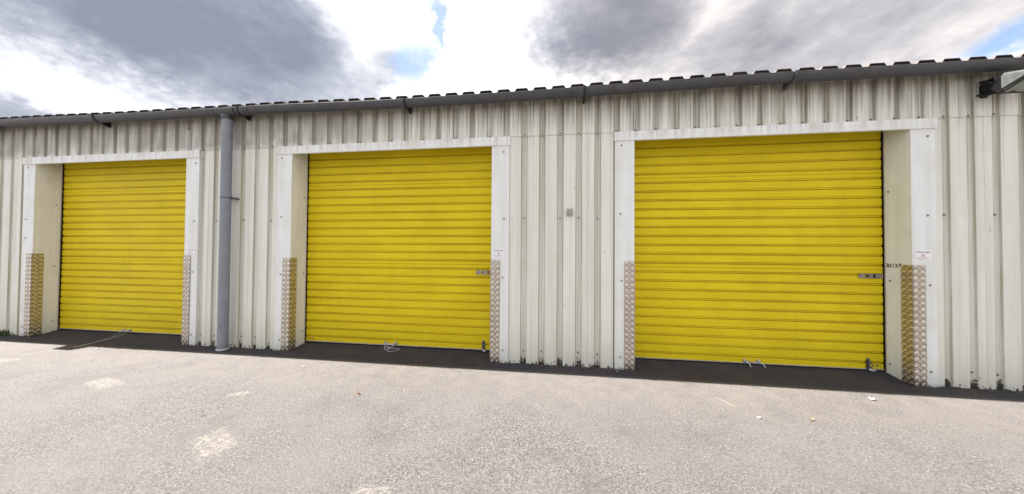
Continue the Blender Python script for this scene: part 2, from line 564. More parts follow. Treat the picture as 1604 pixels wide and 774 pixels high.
def eave(x):
    """slight sag and lift of the eaves line over its length"""
    pts = [(-15, .08), (-9, .06), (-7.6, .045), (-5.3, .016), (-3.6, .010), (-1.7, -.020), (-.3, -.020), (.8, -.006), (2, .004), (3.8, .0), (14, .0)]
    for (a, va), (b_, vb) in zip(pts, pts[1:]):
        if a <= x <= b_:
            s_ = (x - a) / (b_ - a)
            s_ = s_ * s_ * (3 - 2 * s_)
            return va + (vb - va) * s_
    return 0.0


# ------------------------------------------------------------------ ground
bm = bmesh.new()
xs = [-120, -40, -16] + [-15 + i * 0.5 for i in range(59)] + [15, 40, 120]
ys = [-120, -40, -12, -6] + [-5 + i * 0.25 for i in range(20)] + [-0.06, 0.055, 0.6, 2, 12, 40, 120]


def gz(x, y):
    if not (-16 < x < 15 and -6 < y < -0.02):
        return 0.0
    return 0.006 * math.sin(x * 1.3 + 0.7 * y) * math.sin(y * 1.7 + 1) * min(1, (-y) / 0.8)


grid = [[bm.verts.new((x, y, gz(x, y))) for y in ys] for x in xs]
for i in range(len(xs) - 1):
    for j in range(len(ys) - 1):
        bm.faces.new((grid[i][j], grid[i + 1][j], grid[i + 1][j + 1], grid[i][j + 1]))
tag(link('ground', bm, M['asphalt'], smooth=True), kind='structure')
for k, (a, b_) in enumerate(DOORS):
    bm = bmesh.new()
    n = 24
    rows = []
    for y, z in ((-0.02, -0.004), (0.06, 0.004), (0.16, 0.020), (0.24, 0.032 + 0.004 * (k == 2)), (0.30, 0.037 + 0.004 * (k == 2)), (0.60, 0.040)):
        rows.append([bm.verts.new((a + JI - 0.01 + (b_ - a - 2 * JI + 0.02) * i / n, y + (random.uniform(-.006, .006) if y < 0 else 0), z + random.uniform(-.0015, .0015))) for i in range(n + 1)])
    for r0, r1 in zip(rows, rows[1:]):
        for i in range(n):
            bm.faces.new((r0[i], r0[i + 1], r1[i + 1], r1[i]))
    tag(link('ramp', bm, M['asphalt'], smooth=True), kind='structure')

# ------------------------------------------------------------------ the building
B = empty('storage_building', (0, 0, 0))
tag(B, 'long pale ribbed steel storage unit block with three yellow roller doors', 'building')

PITCH, PH = 0.2, 0.056


def clad_profile(xa, xb, off=0.0):
    pts = []
    k0 = math.floor((xa - PH) / PITCH) - 1
    k1 = math.ceil((xb - PH) / PITCH) + 1
    raw = []
    for k in range(k0, k1 + 1):
        c = PH + PITCH * k
        j = 0.012 * math.sin(k * 2.7)
        bd = (0.0012, 0.0030, 0.0006)[k % 3]
        raw += [(c - 0.036, CREST), (c - 0.0225, VALLEY), (c - 0.004, VALLEY), (c, VALLEY - 0.004), (c + 0.004, VALLEY), (c + 0.0225, VALLEY), (c + 0.036, CREST),
                (c + 0.086 + j, CREST), (c + 0.090 + j, CREST + bd), (c + 0.094 + j, CREST + bd), (c + 0.098 + j, CREST)]
    # clip
    def yat(x):
        for (x1, y1), (x2, y2) in zip(raw, raw[1:]):
            if x1 <= x <= x2:
                return y1 + (y2 - y1) * (x - x1) / (x2 - x1)
        return CREST
    pts = [(xa, yat(xa) + off)] + [(x, y + off) for x, y in raw if xa < x < xb] + [(xb, yat(xb) + off)]
    return pts


lowers = []
cur = XL
for a, b_ in DOORS + [(XR, XR)]:
    e = a + 0.03 if a < XR else XR
    bm = bmesh.new()
    sheet(bm, clad_profile(cur, e), -0.03, LAP + 0.05)
    lowers.append((cur, e, link('wall_cladding', bm, M['clad'], B)))
    cur = b_ - 0.03


def lower_at(x):
    return [o for a, b_, o in lowers if a <= x <= b_][0]
bm = bmesh.new()
prof = clad_profile(XL, XR, -0.0055)
a = [bm.verts.new((x, y, LAP + 0.0015 * math.sin(x * 9))) for x, y in prof]
b2 = [bm.verts.new((x, y, 3.0 + eave(x))) for x, y in prof]
for i in range(len(prof) - 1):
    bm.faces.new((a[i], a[i + 1], b2[i + 1], b2[i]))
lipv = [bm.verts.new((x, y + 0.0045, LAP + 0.0015 * math.sin(x * 9) + 0.0005)) for x, y in prof]
for i in range(len(prof) - 1):
    f = bm.faces.new((a[i], a[i + 1], lipv[i + 1], lipv[i]))
    f.material_index = 1
upper = link('upper_cladding', bm, [M['clad'], M['rubber']], B)
# the rest of the shell: end walls, back wall, floor slab edge and light blocks behind the doors
bm = bmesh.new()
for xx in (XL, XR):
    n = int((DEPTH - 0.1) / PITCH)
    pr = []
    for k in range(n + 1):
        y = 0.06 + k * PITCH
        s_ = 1 if xx > 0 else -1
        pr += [(xx, y), (xx, y + 0.12), (xx - s_ * 0.03, y + 0.135), (xx - s_ * 0.03, y + 0.185)]
    a = [bm.verts.new((x, y, -0.03)) for x, y in pr]
    b2 = [bm.verts.new((x, y, 3.0 + (min(y, DEPTH - y) * 0.105))) for x, y in pr]
    for i in range(len(pr) - 1):
        bm.faces.new((a[i], a[i + 1], b2[i + 1], b2[i]))
sheet(bm, [(XL, DEPTH), (XR, DEPTH)], -0.03, 3.05)
link('rear_cladding', bm, M['clad'], B)
bm = bmesh.new()
for k, (a, b_) in enumerate(DOORS):
    box(bm, a + JI - 0.06, b_ - JI + 0.06, 0.42, 0.43, -0.02, 2.86)      # dark backing behind each shutter
    box(bm, a + JI - 0.06, b_ - JI + 0.06, 0.062, 0.43, 2.80, 2.81)  # unseen cover added to stop light leaking in above the shutter
link('inner_lining', bm, M['inner'], B)

# ------------------------------------------------------------------ roof
bm = bmesh.new()
prof = []
k = -76
x = XL - 0.15
crests = []
kk = math.floor((XL - 0.03) / PITCH)
while True:
    c = 0.030 + PITCH * kk
    kk += 1
    if c < XL - 0.1:
        continue
    if c > XR + 0.1:
        break
    prof += [(c - 0.082, 0.0), (c - 0.058, 0.038), (c + 0.058, 0.038), (c + 0.082, 0.0)]
EY, EZ = -0.062, 3.017
SL = 0.105
rows = []
for (yy, th) in ((EY, 0.0), (DEPTH / 2, 0.0)):
    rows.append([bm.verts.new((x, yy, EZ + eave(x) + h + (yy - EY) * SL)) for x, h in prof])
rows.append([bm.verts.new((x, DEPTH + 0.1, EZ + h)) for x, h in prof])
for r0, r1 in zip(rows, rows[1:]):
    for i in range(len(prof) - 1):
        bm.faces.new((r0[i], r0[i + 1], r1[i + 1], r1[i]))
# thickness of the cut sheet ends
low = [bm.verts.new((v.co.x, v.co.y, v.co.z - 0.006)) for v in rows[0]]
low2 = [bm.verts.new((v.co.x, v.co.y + 0.8, v.co.z - 0.006 + 0.8 * SL)) for v in rows[0]]
for i in range(len(prof) - 1):
    bm.faces.new((rows[0][i], rows[0][i + 1], low[i + 1], low[i]))
    bm.faces.new((low[i], low[i + 1], low2[i + 1], low2[i]))
roof = link('roof', bm, M['roof'], B)
bm = bmesh.new()   # foam fillers closing the corrugations just behind the sheet ends
for i in range(0, len(prof) - 3, 4):
    q = prof[i:i + 4]
    c = (q[0][0] + q[3][0]) / 2
    e = EZ + eave(c)
    j = random.uniform(-0.006, 0.006)
    solid(bm, [(q[0][0] + 0.003, e - 0.006), (q[3][0] - 0.003, e - 0.006), (q[2][0] - 0.001, e + 0.0295), (q[1][0] + 0.001, e + 0.0295)], 'y', EY + 0.018 + j, EY + 0.06 + j)
link('foam_filler', bm, M['brown'], roof)

# ------------------------------------------------------------------ gutter
GY, GZ, GR = -0.088, 2.968, 0.066


def gutter_section(x, r, a0=180, a1=360, n=14):
    e = eave(x)
    return [(x, GY + r * math.cos(math.radians(a0 + (a1 - a0) * i / n)), GZ + e + r * math.sin(math.radians(a0 + (a1 - a0) * i / n))) for i in range(n + 1)]


bm = bmesh.new()
gx = [XL - 0.1 + i * 0.4 for i in range(int((XR - XL + 0.2) / 0.4) + 1)] + [XR + 0.1]
prev = None
for x in gx:
    outer = gutter_section(x, GR)
    inner = gutter_section(x, GR - 0.003)[::-1]
    e = eave(x)
    # rolled front lip
    lip = [(x, GY - GR - 0.003, GZ + e + 0.001), (x, GY - GR - 0.002, GZ + e + 0.007), (x, GY - GR + 0.004, GZ + e + 0.007)]
    loop = lip[::-1][:0] + [lip[1], lip[0]] + outer + inner + [lip[2]]
    ring = [bm.verts.new(p) for p in loop]
    if prev:
        n = len(ring)
        for i in range(n):
            bm.faces.new((prev[i], prev[(i + 1) % n], ring[(i + 1) % n], ring[i]))
    prev = ring
gut = link('gutter', bm, M['gutter'], B, smooth=True)
md = gut.modifiers.new('es', 'EDGE_SPLIT')
md.split_angle = math.radians(40)

def sleeve(bm, xa, xb, r0, r1):
    ra = [gutter_section(xa, r0), gutter_section(xb, r0), gutter_section(xb, r1), gutter_section(xa, r1)]
    V = [[bm.verts.new(p) for p in s_] for s_ in ra]
    for i in range(len(V[0]) - 1):
        for q in range(4):
            a, b_ = V[q], V[(q + 1) % 4]
            bm.faces.new((a[i], a[i + 1], b_[i + 1], b_[i]))
    for idx in (0, -1):
        bm.faces.new([V[q][idx] for q in range(4)])


# union sleeves between gutter lengths and the outlet piece over the downpipe
for xc, w_ in ((0.27, 0.13), (-3.78, 0.11), (-7.85, 0.12), (4.35, 0.12)):
    bm = bmesh.new()
    sleeve(bm, xc - w_ / 2, xc + w_ / 2, GR + 0.001, GR + 0.007)
    sleeve(bm, xc - 0.012, xc + 0.012, GR + 0.006, GR + 0.011)
    link('gutter_union', bm, M['gutter'], gut, smooth=False)
PX = -4.068
bm = bmesh.new()
sleeve(bm, PX - 0.15, PX + 0.15, GR + 0.001, GR + 0.006)
sleeve(bm, PX - 0.15, PX - 0.128, GR + 0.005, GR + 0.010)
sleeve(bm, PX + 0.128, PX + 0.15, GR + 0.005, GR + 0.010)
tube(bm, [(PX, GY, GZ - GR + 0.01 + eave(PX)), (PX, GY, GZ - GR - 0.05 + eave(PX))], 0.060, 24)
link('gutter_outlet', bm, M['gutter'], gut)
for xc in (-8.1, -6.03, -3.85, -1.69, 0.30, 2.275, 4.4):
    bm = bmesh.new()
    e = eave(xc)
    sleeve(bm, xc - 0.011, xc + 0.011, GR + 0.0075, GR + 0.0115)
    # hook over the front lip and arm fixed to the cladding
    box(bm, xc - 0.011, xc + 0.011, GY - GR - 0.012, GY - GR + 0.006, GZ + e - 0.004, GZ + e + 0.014)
    solid(bm, [(CREST - 0.006, GZ + e - 0.02), (CREST - 0.006, GZ + e - 0.098), (CREST - 0.016, GZ + e - 0.098), (GY + 0.02, GZ + e - GR - 0.009), (GY + 0.03, GZ + e - GR + 0.004)], 'x', xc - 0.011, xc + 0.011)
    link('gutter_bracket', bm, M['black'] if xc != 2.275 else M['gutter'], gut)

# ------------------------------------------------------------------ downpipe
PY = -0.080
bm = bmesh.new()
tube(bm, [(PX, PY, 0.012), (PX, PY, 1.2), (PX - 0.002, PY, 2.2), (PX, PY - 0.002, 2.885)], 0.055, 28)
pipe = link('downpipe', bm, M['pipe'], B, smooth=True)
pipe.modifiers.new('es', 'EDGE_SPLIT').split_angle = math.radians(40)
bm = bmesh.new()
tube(bm, [(PX, PY, 0.004), (PX, PY, 0.020)], 0.063, 28)
link('pipe_collar', bm, M['wire'], pipe)
bm = bmesh.new()
tube(bm, [(PX + 0.012, PY - 0.0535, 0.36), (PX + 0.020, PY - 0.0515, 0.30), (PX + 0.027, PY - 0.0485, 0.255)], [0.001, 0.003, 0.001], 6)
link('scuff', bm, M['black'], pipe)
bm = bmesh.new()
tube(bm, [(PX, PY, 2.66), (PX, PY, 2.70)], 0.0585, 28)
link('pipe_socket', bm, M['pipe'], pipe)
for zc in (1.885,):
    bm = bmesh.new()
    tube(bm, [(PX, PY, zc - 0.010), (PX, PY, zc + 0.010)], 0.0585, 28)
    box(bm, PX + 0.045, PX + 0.085, PY + 0.03, CREST - 0.002, zc - 0.011, zc + 0.011)
    box(bm, PX - 0.085, PX - 0.045, PY + 0.06, CREST - 0.002, zc - 0.011, zc + 0.011)
    link('pipe_clip', bm, M['darksteel'], pipe)

# ------------------------------------------------------------------ screws
bm = bmesh.new()
bmesh.ops.create_cone(bm, cap_ends=True, segments=12, radius1=0.0105, radius2=0.0095, depth=0.003, matrix=Matrix.Translation((0, -0.0015, 0)) @ Matrix.Rotation(math.pi / 2, 4, 'X'))
bmesh.ops.create_cone(bm, cap_ends=True, segments=6, radius1=0.0078, radius2=0.006, depth=0.006, matrix=Matrix.Translation((0, -0.006, 0)) @ Matrix.Rotation(math.pi / 2, 4, 'X'))
SCREW = bpy.data.meshes.new('screw')
bmesh.ops.recalc_face_normals(bm, faces=bm.faces[:])
bm.to_mesh(SCREW)
bm.free()
SCREW.materials.append(M['screw'])

nscrew = 0
for k in range(-39, 21):
    xv = PH + PITCH * k
    if any(a - 0.02 < xv < b_ + 0.02 for a, b_ in DOORS):
        if (k % 2 == 0 or xv > 0.6) and xv > -4:
            share('screw', SCREW, upper, (xv, VALLEY - 0.0095, LAP + 0.022))
        continue
    if xv < -8 or xv > 4.1:
        continue
    share('screw', SCREW, upper, (xv, VALLEY - 0.0095, LAP + 0.020 + random.uniform(-.004, .004)))
    if k % 2 == 0 or 0 < xv < 0.4:
        share('screw', SCREW, lower_at(xv), (xv, VALLEY - 0.004, 1.613 + random.uniform(-.008, .008)))
    if k % 3 != 0:
        share('screw', SCREW, lower_at(xv), (xv, VALLEY - 0.004, 0.139 + random.uniform(-.01, .01)))

# ------------------------------------------------------------------ door surrounds
def kick_plate(parent, xc, side, top):
    """aluminium checker plate angle wrapped round a jamb corner. side = +1: opening lies to +x"""
    bm = bmesh.new()
    t_ = 0.003
    w1, w2 = 0.102, 0.098
    yf = -0.0035
    xo = xc - side * w1            # outer end on the front
    xi = xc + side * 0.0035        # face in the reveal
    z0 = -0.005
    box(bm, min(xo, xi), max(xo, xi), yf - t_ + 0.0005, yf, z0, top)
    a, b_ = sorted((xi, xi + side * 0.0 - side * t_))
    box(bm, a + 0.0002, b_ + 0.0002, yf, w2, z0, top)

    def pad(u, v, ang, frame, mi):
        L, H, hh = 0.0225, 0.0148, 0.0028
        ca, sa = math.cos(ang), math.sin(ang)
        pts = [(-L, 0), (-L * 0.7, -H), (L * 0.7, -H), (L, 0), (L * 0.7, H), (-L * 0.7, H)]
        base = [(u + p[0] * ca - p[1] * sa, v + p[0] * sa + p[1] * ca) for p in pts]
        topp = [(u + 0.72 * (p[0] * ca - p[1] * sa), v + 0.72 * (p[0] * sa + p[1] * ca)) for p in pts]
        # clip to plate
        lim = w1 if frame == 'f' else w2
        cl = lambda q: (min(max(q[0], 0.002), lim - 0.002), min(max(q[1], 0.002), top - 0.002))
        if u < 0 or u > lim:
            base = [(u + (q[0] - u) * 0.8, q[1]) for q in base]
        base = [cl(q) for q in base]
        topp = [cl(q) for q in topp]
        def P(q, h):
            if frame == 'f':
                return (xo + side * q[0], yf - t_ - h + 0.0006, q[1])
            return (xi + side * (h - 0.0002), yf + q[0], q[1])
        A = [bm.verts.new(P(q, 0)) for q in base]
        T = [bm.verts.new(P(q, hh)) for q in topp]
        try:
            bm.faces.new(T).material_index = mi
            for i in range(6):
                bm.faces.new((A[i], A[(i + 1) % 6], T[(i + 1) % 6], T[i])).material_index = mi if i in (3, 4) else 0
        except ValueError:
            pass
    pv = 0.0585
    for frame in ('f', 'r'):
        v = 0.02
        while v < top:
            for u in (0.0225, 0.0795):
                pad(u, v, math.radians(-40), frame, 1)
            if v + pv / 2 < top:
                for u in (-0.006, 0.051, 0.108):
                    pad(u, v + pv / 2, math.radians(40), frame, 2)
            v += pv
    bmesh.ops.remove_doubles(bm, verts=bm.verts[:], dist=0.00005)
    o = link('kick_plate', bm, [M['checker'], M['checkerpad'], M['checkerpad2']], parent)
    return o


def jamb(x_out, x_in, side, top_plate, scr, skew=0.0):
    bm = bmesh.new()
    a, b_ = sorted((x_out, x_in))
    ztop = HB + 0.02
    # front flange, outer return to the valley, reveal lining, small back return
    t_ = 0.003
    box(bm, a, b_, 0.0, t_, -0.02, ztop)
    xr = x_out
    box(bm, *(sorted((xr, xr + side * t_))), t_, VALLEY + 0.001, -0.02, ztop)
    box(bm, *(sorted((x_in, x_in - side * t_))), t_, RV - 0.03, -0.02, 2.80)
    o = link('door_jamb', bm, M['flash'], B)
    xs_ = x_out + side * 0.085 if abs(x_out) < 99 else 0
    for z in scr:
        share('screw', SCREW, o, (x_out + side * random.uniform(0.055, 0.07), -0.0005, z))
    for z in (0.16, 0.95, 1.9):
        share('screw', SCREW, o, (x_in + side * 0.0003, 0.20 + random.uniform(-.01, .01), z + random.uniform(-.03, .03)), (0, 0, side * math.pi / 2))
    kick_plate(o, x_in, side, top_plate)
    # guide channel at the back of the reveal
    bm = bmesh.new()
    xa = x_in
    s0, s1 = sorted((xa - side * 0.004, xa + side * 0.004))
    box(bm, s0, s1, RV - 0.0295, RV - 0.022, 0.0, 2.80)
    o2 = link('guide_rail', bm, M['rail'], o)
    bm = bmesh.new()
    s0, s1 = sorted((xa - side * 0.05, xa - side * 0.0035))
    box(bm, s0, s1, RV - 0.0225, RV + 0.06, 0.0, 2.80)
    link('guide_channel', bm, M['black'], o)
    return o


SCR = [(2.383, 1.63, 0.93, 0.137), (2.383, 1.61, 0.917, 0.137)]
for k, (a, b_) in enumerate(DOORS):
    jamb(a, a + JI, 1, KT[k], (2.383, 1.65, 0.94 if k else 1.384, 0.134))
    jamb(b_, b_ - JI, -1, KT[k] - 0.004, (2.36, 1.607, 0.95, 0.142))
    bm = bmesh.new()
    # header: front face, top drip flashing running back to the cladding, bottom return
    box(bm, a - 0.008, b_ + 0.008, -0.012, -0.009, HB, HT)
    box(bm, a - 0.008, b_ + 0.008, -0.009, VALLEY + 0.002, HT - 0.003, HT)
    box(bm, a - 0.008, b_ + 0.008, -0.009, 0.0195, HB, HB + 0.003)
    for xx in (a - 0.008, b_ + 0.005):
        box(bm, xx, xx + 0.003, -0.009, VALLEY, HB + 0.003, HT - 0.003)
    link('door_header', bm, M['flash'], B)

# ------------------------------------------------------------------ roller doors
FY = RV - 0.008      # front face of the slats


def roller_door(k, a, b_):
    xa, xb = a + JI + 0.009, b_ - JI - 0.009
    zb = 0.062
    prof = [(FY, zb)]
    z = 0.112
    n = 0
    while z < 2.74:
        # recess between slats
        prof += [(FY, z - 0.004), (FY + 0.004, z - 0.001), (FY + 0.0125, z + 0.001), (FY + 0.0125, z + 0.0085), (FY + 0.006, z + 0.0095), (FY + 0.0065, z + 0.019), (FY + 0.0095, z + 0.021), (FY, z + 0.026)]
        if n in (9, 19):
            zm = z + 0.064
            prof += [(FY, zm - 0.006), (FY + 0.006, zm - 0.003), (FY + 0.006, zm), (FY, zm + 0.003)]
        z += 0.1003
        n += 1
    prof.append((FY, 2.79))
    bm = bmesh.new()
    nx = 14
    cols = []
    rnd = random.Random(k)
    wob = [rnd.uniform(-.0012, .0012) for _ in prof]
    for i in range(nx + 1):
        x = xa + (xb - xa) * i / nx
        cols.append([bm.verts.new((x, y + 0.0012 * math.sin(x * 2.1 + zz * 3.0), zz + 0.0007 * math.sin(x * 1.7 + zz * 2.3 + k))) for (y, zz) in prof])
    for c0, c1 in zip(cols, cols[1:]):
        for j in range(len(prof) - 1):
            bm.faces.new((c0[j], c1[j], c1[j + 1], c0[j + 1]))
    d = link('roller_door', bm, M['yellow'], B)
    # bottom rail with its rubber seal
    bm = bmesh.new()
    box(bm, xa, xb, FY - 0.010, FY + 0.02, 0.054, 0.0625)
    link('bottom_rail', bm, M['rail'], d)
    bm = bmesh.new()
    box(bm, xa, xb, FY + 0.002, FY + 0.022, 0.030, 0.0538)
    link('rubber_seal', bm, M['rubber'], d)
    return d, xa, xb


def staple(parent, x, z, s=1.0):
    """little rounded lug bolted on the bottom slat"""
    bm = bmesh.new()
    box(bm, x - 0.013 * s, x + 0.013 * s, FY - 0.005, FY, z - 0.022, z + 0.018)
    tube(bm, [(x, FY - 0.004, z), (x, FY - 0.026, z + 0.002)], 0.011 * s, 12)
    tube(bm, [(x, FY - 0.026, z + 0.002), (x, FY - 0.030, z + 0.002)], [0.014 * s, 0.009 * s], 12)
    return link('lug', bm, M['zinc'], parent)


def lock_plate(parent, xa, xb, z, brass):
    bm = bmesh.new()
    y1 = FY - 0.0055
    h = 0.0235
    sx0, sx1 = xa + (xb - xa) * 0.24, xa + (xb - xa) * 0.42
    # plate with a slot
    box(bm, xa, sx0, y1 - 0.003, y1, z - h, z + h)
    box(bm, sx1, xb, y1 - 0.003, y1, z - h, z + h)
    box(bm, sx0, sx1, y1 - 0.003, y1, z + 0.011, z + h)
    box(bm, sx0, sx1, y1 - 0.003, y1, z - h, z - 0.011)
    box(bm, xa + 0.004, xb, y1, FY - 0.0003, z + h - 0.006, z + h - 0.002)
    box(bm, xa + 0.004, xb, y1, FY - 0.0003, z - h + 0.002, z - h + 0.006)
    p = link('lock_plate', bm, mat_plain('lock_plate_steel', (0.33, 0.27, 0.25), 0.4, 0.7, 0.2, 40), parent)
    bm = bmesh.new()
    xk = xa + (xb - xa) * 0.67
    tube(bm, [(xk, y1 - 0.002, z), (xk, y1 - 0.014, z)], [0.020, 0.017], 16)
    link('lock_collar', bm, M['black'], p)
    bm = bmesh.new()
    tube(bm, [(xk, y1 - 0.012, z), (xk, y1 - 0.022, z)], [0.011, 0.009], 14)
    link('lock_cylinder', bm, mat_plain('lock_brass', (0.75, 0.32, 0.08), 0.35, 0.7) if brass else M['zinc'], p)
    bm = bmesh.new()
    tube(bm, [(sx1 - 0.010, y1 - 0.004, z), (sx1 - 0.010, FY - 0.0005, z)], 0.010, 10)
    link('lock_bolt', bm, M['black'], p)
    share('screw', SCREW, p, (xa + (xb - xa) * 0.10, y1 - 0.003, z))
    share('screw', SCREW, p, (xa + (xb - xa) * 0.80, y1 - 0.003, z))


def drop_bolt(parent, x):
    bm = bmesh.new()
    box(bm, x - 0.019, x + 0.019, FY - 0.006, FY - 0.0002, 0.060, 0.150)
    tube(bm, [(x, FY - 0.015, 0.040), (x, FY - 0.015, 0.150)], 0.008, 10)
    box(bm, x - 0.016, x + 0.016, FY - 0.026, FY - 0.006, 0.118, 0.134)
    box(bm, x - 0.016, x + 0.016, FY - 0.026, FY - 0.006, 0.072, 0.088)
    solid(bm, [(x - 0.015, 0.150), (x + 0.015, 0.150), (x + 0.008, 0.168), (x - 0.008, 0.168)], 'y', FY - 0.006, FY - 0.0002)
    bo = link('floor_bolt', bm, M['darksteel'], parent)
    bm = bmesh.new()
    tube(bm, [(x - 0.012, FY - 0.024, 0.060), (x + 0.012, FY - 0.038, 0.054), (x + 0.034, FY - 0.042, 0.050)], [0.011, 0.012, 0.008], 10)
    link('bolt_handle', bm, M['zinc'], bo)
    return bo


doors = [roller_door(k, a, b_) for k, (a, b_) in enumerate(DOORS)]
d1, d2, d3 = [d[0] for d in doors]
lock_plate(d3, 3.122, doors[2][2] - 0.002, 1.012, False)
lock_plate(d2, -0.948, doors[1][2] + 0.0 - 0.002, 0.985, True)
drop_bolt(d3, 3.200)
drop_bolt(d2, -0.846)
for x in (3.245, 3.282):
    share('screw', SCREW, d3, (x, FY, 0.093))
for x in (-3.165, -3.125):
    share('screw', SCREW, d2, (x, FY, 0.093))
for d, xs_ in ((d1, (-6.115, -6.003)), (d2, (-2.105, -1.965)), (d3, (2.033, 2.168))):
    for x in xs_:
        staple(d, x, 0.082)
    bm = bmesh.new()
    tube(bm, [(xs_[0], FY - 0.022, 0.074), (xs_[1], FY - 0.022, 0.074)], 0.006, 8)
    link('lug_bar', bm, M['zinc'], d)

# pull wires tied to the lugs
def wire(pts, r, parent, name='pull_wire', mat='wire'):
    bm = bmesh.new()
    tube(bm, smooth_pts(pts, 8), r, 6)
    return link(name, bm, M[mat], parent, smooth=True)


YL = FY - 0.026
wire([(-6.115, YL, 0.075), (-6.11, YL - 0.03, 0.052), (-6.055, 0.10, 0.020), (-6.0, -0.10, 0.008), (-5.965, -0.27, 0.006), (-5.952, -0.287, 0.006), (-5.945, -0.268, 0.006),
      (-5.975, -0.10, 0.008), (-6.005, 0.10, 0.020), (-6.01, YL - 0.03, 0.052), (-6.003, YL, 0.075)], 0.0015, d1)
wire([(-2.105, YL, 0.080), (-2.10, YL - 0.02, 0.055), (-2.085, 0.20, 0.032), (-2.07, 0.165, 0.030), (-2.035, 0.16, 0.030), (-2.01, 0.19, 0.036), (-2.06, 0.205, 0.040), (-2.085, 0.215, 0.044),
      (-2.06, 0.225, 0.047), (-2.02, 0.20, 0.040), (-2.02, 0.15, 0.026), (-2.0, 0.12, 0.022), (-1.96, 0.125, 0.021), (-1.90, 0.165, 0.027), (-1.895, 0.20, 0.032), (-1.93, 0.205, 0.035), (-2.0, 0.19, 0.035)], 0.0021, d2)
wire([(-2.10, YL, 0.072), (-2.03, YL - 0.005, 0.071), (-1.985, YL - 0.008, 0.066), (-1.99, YL - 0.02, 0.050), (-2.02, 0.205, 0.040)], 0.0027, d2)
wire([(2.033, YL, 0.076), (2.055, YL - 0.01, 0.066), (2.066, YL - 0.02, 0.050), (2.064, YL - 0.035, 0.035)], 0.0042, d3)
wire([(2.168, YL, 0.076), (2.19, YL - 0.01, 0.066), (2.203, YL - 0.02, 0.050), (2.206, YL - 0.035, 0.035)], 0.0042, d3)

# ------------------------------------------------------------------ stickers and the number label
def text_mesh(txt, size):
    cu = bpy.data.curves.new('t', 'FONT')
    cu.body = txt
    cu.size = size
    cu.align_x = 'CENTER'
    cu.align_y = 'CENTER'
    cu.offset = size * 0.03
    o = bpy.data.objects.new('t', cu)
    COL.objects.link(o)
    dg = bpy.context.evaluated_depsgraph_get()
    me = bpy.data.meshes.new_from_object(o.evaluated_get(dg))
    bpy.data.objects.remove(o)
    return me


def sticker(xc, zc, w_, h_, label, tilt=0.0):
    root = empty('warning_sticker', (xc, -0.001, zc))
    root.rotation_euler = (0, tilt, 0)
    tag(root, label, 'sticker', 'white alarm stickers on the door posts')
    bm = bmesh.new()
    box(bm, -w_ / 2, w_ / 2, -0.0012, 0.0, -h_ / 2, h_ / 2)
    link('backing', bm, M['sticker'], root)
    me = text_mesh('THIS DOOR IS ALARMED', 1.0)
    xs_ = [v.co.x for v in me.vertices]
    s_ = w_ * 0.80 / (max(xs_) - min(xs_))
    me.transform(Matrix.Translation((0, -0.0018, h_ * 0.36)) @ Matrix.Rotation(math.pi / 2, 4, 'X') @ Matrix.Diagonal((s_, s_ * 1.35, 1, 1)))
    me.materials.append(M['ink'])
    o = bpy.data.objects.new('heading_lettering', me)
    COL.objects.link(o)
    o.parent = root
    bm = bmesh.new()
    th, cz = h_ * 0.26, h_ * 0.10
    ou = [(-th * .58, cz - th / 2), (th * .58, cz - th / 2), (0, cz + th / 2)]
    inn = [(-th * .30, cz - th / 2 + th * .17), (th * .30, cz - th / 2 + th * .17), (0, cz + th * .18)]
    A = [bm.verts.new((p[0], -0.0018, p[1])) for p in ou]
    Bv = [bm.verts.new((p[0], -0.0018, p[1])) for p in inn]
    for i in range(3):
        bm.faces.new((A[i], A[(i + 1) % 3], Bv[(i + 1) % 3], Bv[i]))
    link('warning_triangle', bm, M['redink'], root)
    bm = bmesh.new()
    box(bm, -th * .035, th * .035, -0.0019, -0.0014, cz - th * .18, cz + th * .10)
    box(bm, -th * .035, th * .035, -0.0019, -0.0014, cz - th * .30, cz - th * .23)
    link('exclamation_mark', bm, M['ink'], root)
    bm = bmesh.new()
    bm2 = bmesh.new()
    rnd = random.Random(3)
    for li, (zz, frac) in enumerate(((-0.13, .80), (-0.20, .74), (-0.27, .60))):
        x = -w_ * 0.41
        while x < -w_ * 0.41 + w_ * frac:
            l = rnd.uniform(0.003, 0.009)
            box(bm, x, x + l, -0.0018, -0.0013, zz * h_ - h_ * 0.013, zz * h_ + h_ * 0.013)
            x += l + 0.002
    x = -w_ * 0.30
    while x < w_ * 0.30:
        l = rnd.uniform(0.003, 0.009)
        box(bm2, x, x + l, -0.0018, -0.0013, -0.39 * h_ - h_ * 0.014, -0.39 * h_ + h_ * 0.014)
        x += l + 0.002
    link('small_print', bm, M['greyink'], root)
    link('red_small_print', bm2, M['pinkink'], root)


sticker(DOORS[0][1] - 0.105, 1.195, 0.135, 0.100, 'small white warning sticker on the post right of the leftmost yellow door')
sticker(DOORS[1][1] - 0.113, 1.212, 0.132, 0.097, 'small white warning sticker on the post right of the middle yellow door', 0.01)
sticker(DOORS[2][1] - 0.113, 1.222, 0.138, 0.104, 'small white warning sticker on the post right of the widest, rightmost yellow door', 0.02)

